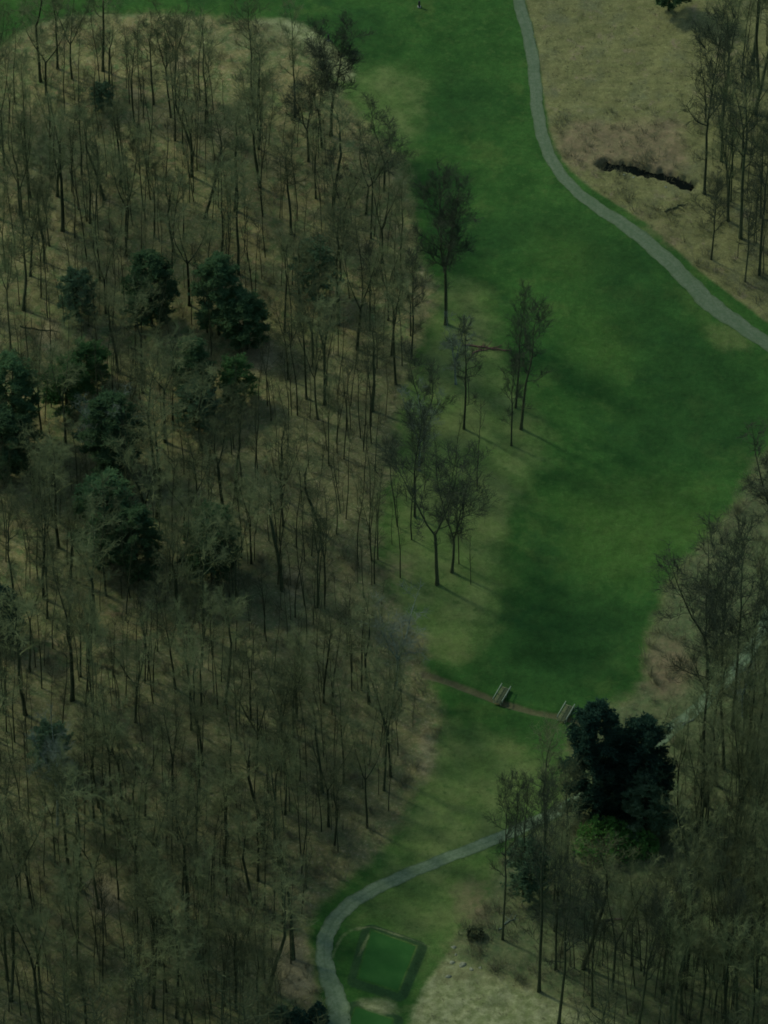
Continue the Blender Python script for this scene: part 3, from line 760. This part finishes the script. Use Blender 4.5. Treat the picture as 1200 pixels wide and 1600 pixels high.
# young trees and wood outside the frame: past the count that can be told apart
def scatter_poly(poly, n, rng):
    x0 = min(p[0] for p in poly); x1 = max(p[0] for p in poly); y0 = min(p[1] for p in poly); y1 = max(p[1] for p in poly)
    px = rng.uniform(x0, x1, n*4); py = rng.uniform(y0, y1, n*4); m = in_poly(px, py, poly)
    px = px[m][:n]; py = py[m][:n]; out = []
    for a, b in zip(px, py): out.append(hit(a, b))
    A = np.array(out)
    d = np.minimum(seg_dist(A[:, 0], A[:, 1], PATHS[0]), seg_dist(A[:, 0], A[:, 1], PATHS[1]))
    A = A[d > 1.7]
    return np.column_stack([A, relief(A[:, 0], A[:, 1])])
def young(seed):
    rng = np.random.default_rng(seed); sg = []
    P, R = grow(rng, np.zeros(3), np.array([0, 0, 1.]), 12, .085, 6, .05, .045, .25)
    for i in range(6): sg.append((*P[i], *P[i+1], R[i], R[i+1]))
    for k in range(16):
        f = rng.uniform(2, 6); i = min(int(f), 5); q = f-i; p = P[i]*(1-q)+P[i+1]*q
        B, Q = grow(rng, p, rot_dir(np.array([0, 0, 1.]), rng.uniform(.5, 1.1), rng.uniform(0, 6.28)), rng.uniform(.8, 2.2), .02, 3, .1, .2, .4)
        for i in range(3): sg.append((*B[i], *B[i+1], Q[i], Q[i+1]))
        for c in range(3):
            e = B[2]+rng.normal(0, .5, 3)+np.array([0, 0, .3]); sg.append((*B[1+c % 2], *e, .012, .008))
    return tubes(sg, 3)
YV = [young(500+i) for i in range(6)]
def stamp(name, pts, variants, smin, smax, mat, label, cat, rng, flat=1.0):
    parts = []
    for p in pts:
        v, f = variants[rng.integers(len(variants))]; s = rng.uniform(smin, smax); a = rng.uniform(0, 6.28); c_, s_ = math.cos(a), math.sin(a)
        w = v*np.array([s, s, s*flat]); w = np.stack([w[:, 0]*c_-w[:, 1]*s_, w[:, 0]*s_+w[:, 1]*c_, w[:, 2]], 1)+p-np.array([0, 0, .08])
        parts.append((w, f))
    o = ob(name, mesh_np(name, *join(parts), mat), kind='stuff'); tag(o, label, cat); return o
r2 = np.random.default_rng(21)
IN_L = [(-20,180),(60,130),(330,140),(500,230),(640,440),(625,640),(590,800),(600,1000),(650,1110),(640,1200),(560,1340),(480,1440),(440,1560),(440,1680),(-20,1680)]
pts = np.concatenate([scatter_poly(IN_L, 800, r2), scatter_poly(BASE_R, 170, r2), scatter_poly(BASE_M, 40, r2), scatter_poly([(600,560),(740,620),(760,900),(640,960),(590,820)], 14, r2)])
qx, qy = to_px(pts[:, 0], pts[:, 1]); pts = pts[~((qx > 890) & (qx < 1060) & (qy > 1290) & (qy < 1460))]
stamp('young_trees', pts, YV, .5, 1.45, M['bark'], 'thin young bare stems filling the gaps between the tall trees', 'saplings', r2)
# brush on the wood floor
def brush_clump(seed, n=16, h=1.1):
    rng = np.random.default_rng(seed); sg = []
    for _ in range(n):
        a = rng.uniform(0, 6.28); p = np.array([math.cos(a), math.sin(a), 0])*rng.uniform(0, .5); e = p*rng.uniform(1.5, 2.6)+np.array([0, 0, h*rng.uniform(.4, 1)])+rng.normal(0, .15, 3)
        sg.append((*p, *e, .018, .010)); sg.append((*(p+(e-p)*.5), *(e+rng.normal(0, .3, 3)), .011, .006))
    return tubes(sg, 3)
BV = [brush_clump(700+i) for i in range(8)]
pts = np.concatenate([scatter_poly(WOOD_L[:-2]+[(515,1690),(-60,1690)], 3600, r2), scatter_poly(WOOD_R, 1500, r2), scatter_poly([(870,180),(1090,160),(1230,200),(1230,500),(1100,430),(960,320),(880,270)], 200, r2)])
pts = pts[(np.abs(pts[:, 0]) < 62)]
stamp('undergrowth', pts, BV, .5, 1.6, M['brush'], 'low twiggy brush and brambles over the wood floor', 'undergrowth', r2)
# dry tussocks on the meadow and the straw bank
def tussock(seed):
    rng = np.random.default_rng(seed); V = []; n = 26
    for i in range(n):
        a = rng.uniform(0, 6.28); b0 = np.array([math.cos(a), math.sin(a), 0])*rng.uniform(0, .12); t = b0*rng.uniform(2, 5)+np.array([0, 0, rng.uniform(.15, .42)])
        s = np.array([-math.sin(a), math.cos(a), 0])*.03
        V += [b0-s, b0+s, t+s*.3, t-s*.3]
    return np.array(V), np.arange(n*4).reshape(-1, 4)
TV = [tussock(900+i) for i in range(6)]
M['dry'] = simple('dry_grass', (.14, .16, .07), (.22, .23, .115), .35, trans=.4)
pts = np.concatenate([scatter_poly([(826,-30),(850,140),(862,215),(890,268),(930,305),(1010,355),(1090,425),(1230,520),(1230,-30)], 4200, r2), scatter_poly(STRAW, 900, r2)])
dd = seg_dist(pts[:, 0], pts[:, 1], DITCH); pts = pts[dd > 1.2]
stamp('dry_tussocks', pts, TV, .4, 1.1, M['dry'], 'dry straw-coloured grass tufts over the meadow and the bank', 'dry grass', r2, .45)
# the wood goes on outside the frame
def cheap(seed):
    rng = np.random.default_rng(seed); sg = []
    P, R = grow(rng, np.zeros(3), np.array([0, 0, 1.]), 24, .28, 7, .03, .04, .15)
    for i in range(7): sg.append((*P[i], *P[i+1], R[i], R[i+1]))
    for k in range(26):
        f = rng.uniform(3, 7); i = min(int(f), 6); q = f-i; p = P[i]*(1-q)+P[i+1]*q
        B, Q = grow(rng, p, rot_dir(np.array([0, 0, 1.]), rng.uniform(.5, 1.1), rng.uniform(0, 6.28)), rng.uniform(2, 5), .06, 4, .1, .15, .3)
        for i in range(4): sg.append((*B[i], *B[i+1], Q[i], Q[i+1]))
        for c in range(8):
            i = rng.integers(1, 5); e = B[i]+rng.normal(0, .8, 3)+np.array([0, 0, .6]); sg.append((*B[i], *e, .022, .01))
    return tubes(sg, 3)
CV = [cheap(1100+i) for i in range(4)]
pts = np.concatenate([scatter_poly([(-420,60),(-55,60),(-55,1900),(-420,1900)], 150, r2), scatter_poly([(1255,560),(1500,560),(1500,1900),(1255,1900)], 70, r2), scatter_poly([(-55,1730),(500,1730),(500,1950),(-55,1950)], 60, r2), scatter_poly([(870,1730),(1255,1730),(1255,1950),(870,1950)], 40, r2), scatter_poly([(1255,-200),(1500,-200),(1500,430),(1255,430)], 30, r2)])
stamp('outer_wood', pts, CV, .8, 1.2, M['bark'], 'bare wood going on all round beyond the clearing', 'wood', r2)

# ------------------------------------------------------------------ small things
def local(o, px, py, dz=0): x, y, z = gpt(px, py); o.location = (x, y, z+dz)
def footbridge(px, py, label):
    x, y, z = gpt(px, py)
    z = float(max(relief(np.array([x+dx for dx in (-1.5, 0, 1.5)]), np.array([y+1.5]*3)).max(), z+.3))
    t = empty('footbridge', label, 'footbridge', (x, y, z+.05), (0, 0, math.radians(-24)), scale=(.8, .85, .85), group='plank footbridges over the brook')
    bm = mesh_np('beam', *box((0, 0, 0), (.16, 3.7, .16)), M['wood'])
    for sx in (-1, 1):
        o = ob('beam', bm, t); o.location = (sx*.62, 0, 0)
    pm = mesh_np('plank', *box((0, 0, 0), (1.5, .27, .05)), M['wood_dark'])
    for k in range(11):
        o = ob('plank', pm, t); o.location = (0, -1.65+k*.33, .11+.01*(k % 2)); o.rotation_euler[2] = random.gauss(0, .02)
    rp = mesh_np('post', *box((0, 0, .35), (.10, .10, .75)), M['wood'])
    for sx in (-1, 1):
        for sy in (-1.5, 0, 1.5):
            o = ob('post', rp, t); o.location = (sx*.80, sy, 0)
    rl = mesh_np('handrail', *box((0, 0, 0), (.14, 3.6, .08)), M['wood'])
    for sx in (-1, 1):
        o = ob('handrail', rl, t); o.location = (sx*.80, 0, .77)
footbridge(784, 1090, 'weathered plank footbridge over the brook in the open fairway')
footbridge(884, 1117, 'weathered plank footbridge over the brook beside the huge dark evergreens')
def log(pxa, pya, pxb, pyb, r, label, mat='log', forks=3, seed=0):
    rng = np.random.default_rng(seed); a = np.array(gpt(pxa, pya)); b = np.array(gpt(pxb, pyb)); n = 7
    P = [a+(b-a)*i/n+np.array([0, 0, r*.8])+rng.normal(0, .12, 3)*np.array([1, 1, .3]) for i in range(n+1)]
    for p in P: p[2] = float(relief(np.array([p[0]]), np.array([p[1]]))[0])+r*.7
    c0 = P[0].copy(); P = [p-c0 for p in P]; R = [r*(1-.7*i/n) for i in range(n+1)]
    t = empty('fallen_branch', label, 'fallen tree', c0, group='fallen trees and branches')
    ob('stem', mesh_np('stem', *chain(P, R, 6), M[mat], True), t)
    sg = []
    for k in range(forks):
        i = rng.integers(2, n); d = (b-a)/np.linalg.norm(b-a)+rng.normal(0, .6, 3); d[2] = abs(d[2])*.5+.1
        B, Q = grow(rng, P[i], d, rng.uniform(1, 2.6), R[i]*.6, 4, -.03, .2, .3)
        for j in range(4): sg.append((*B[j], *B[j+1], Q[j], Q[j+1]))
    if sg: ob('side_branches', mesh_np('side_branches', *tubes(sg, 4), M[mat]), t, 'stuff')
M['redwood'] = simple('rotting_branches', (.10, .065, .04), (.17, .11, .07), 4)
log(195,515,235,503,.20,'dark curved fallen log below the broad round-headed pine','bark',1,1)
log(722,540,800,549,.16,'brown fallen branches on the grass left of the fairway-edge trees','redwood',9,2)
log(735,552,782,541,.12,'shorter brown branch crossing the fallen branches','redwood',6,3)
log(780,1452,808,1430,.10,'pale split branch leaning over by the tall thin tree','pale_bark',3,4)
log(1040,330,1075,318,.14,'dark fallen branch on the dry meadow below the ditch','bark',3,5)
log(30,512,95,520,.12,'thin fallen trunk in the wood at the left, below the bluish pine','bark',3,6)
log(940,1440,1000,1434,.14,'grey fallen trunk lying in the lower right wood','log',4,7)
log(180,1282,245,1280,.13,'dark fallen trunk lying across the lower left wood','bark',3,8)
log(1085,1125,1040,1143,.10,'pale fallen branch beside the shaded path bend','pale_bark',4,9)
def rock(seed, s):
    rng = np.random.default_rng(seed); import bmesh
    bm = bmesh.new(); bmesh.ops.create_icosphere(bm, subdivisions=2, radius=1)
    for v in bm.verts:
        k = 1+.18*math.sin(v.co.x*3+seed)+.15*math.sin(v.co.y*4.1+seed*2)+rng.normal(0, .05); v.co = Vector((v.co.x*k*s, v.co.y*k*s*.8, v.co.z*k*s*.55))
    me = bpy.data.meshes.new('rock'); bm.to_mesh(me); bm.free(); me.materials.append(M['rock']); return me
RK = [(708,1480,'pale rock at the top end of the stony edge'),(712,1492,'pale rock just below the topmost one on the stony edge'),(706,1504,'flat pale rock leftmost on the stony edge'),(722,1508,'largest pale rock on the stony edge of the straw bank'),(736,1514,'pale rock right of the largest one'),
      (700,1526,'pale rounded rock alone on the straw bank'),(750,1512,'small pale rock at the shaded end of the stony edge'),(975,273,'pale stone below the near end of the dark ditch'),(990,277,'pale stone under the middle of the dark ditch'),(1040,292,'pale stone on the bank near the far end of the ditch')]
rm = [rock(i, 1.0) for i in range(4)]
for i, (px, py, l) in enumerate(RK):
    o = ob('rock', rm[i % 4]); local(o, px, py, -.04); s = [.4, .3, .42, .6, .38, .5, .28, .3, .28, .3][i]; o.scale = (s, s*.8, s*.8); o.rotation_euler[2] = i*1.3
    tag(o, l, 'rock', 'pale rocks on the banks')
def marker(px, py, label):
    x, y, z = gpt(px, py); t = empty('marker_post', label, 'marker post', (x, y, z), group='marker posts on the fairway')
    ob('post', mesh_np('post', *box((0, 0, .55), (.28, .22, 1.1)), M['post']), t); ob('foot', mesh_np('foot', *box((0, 0, .06), (.5, .5, .12)), M['white']), t)
marker(513, 63, 'short black marker post with a pale foot, near the leaning wood corner tree')
marker(655, 11, 'short black marker post with a pale foot, on the grass at the top')
print('objects', len(bpy.data.objects))
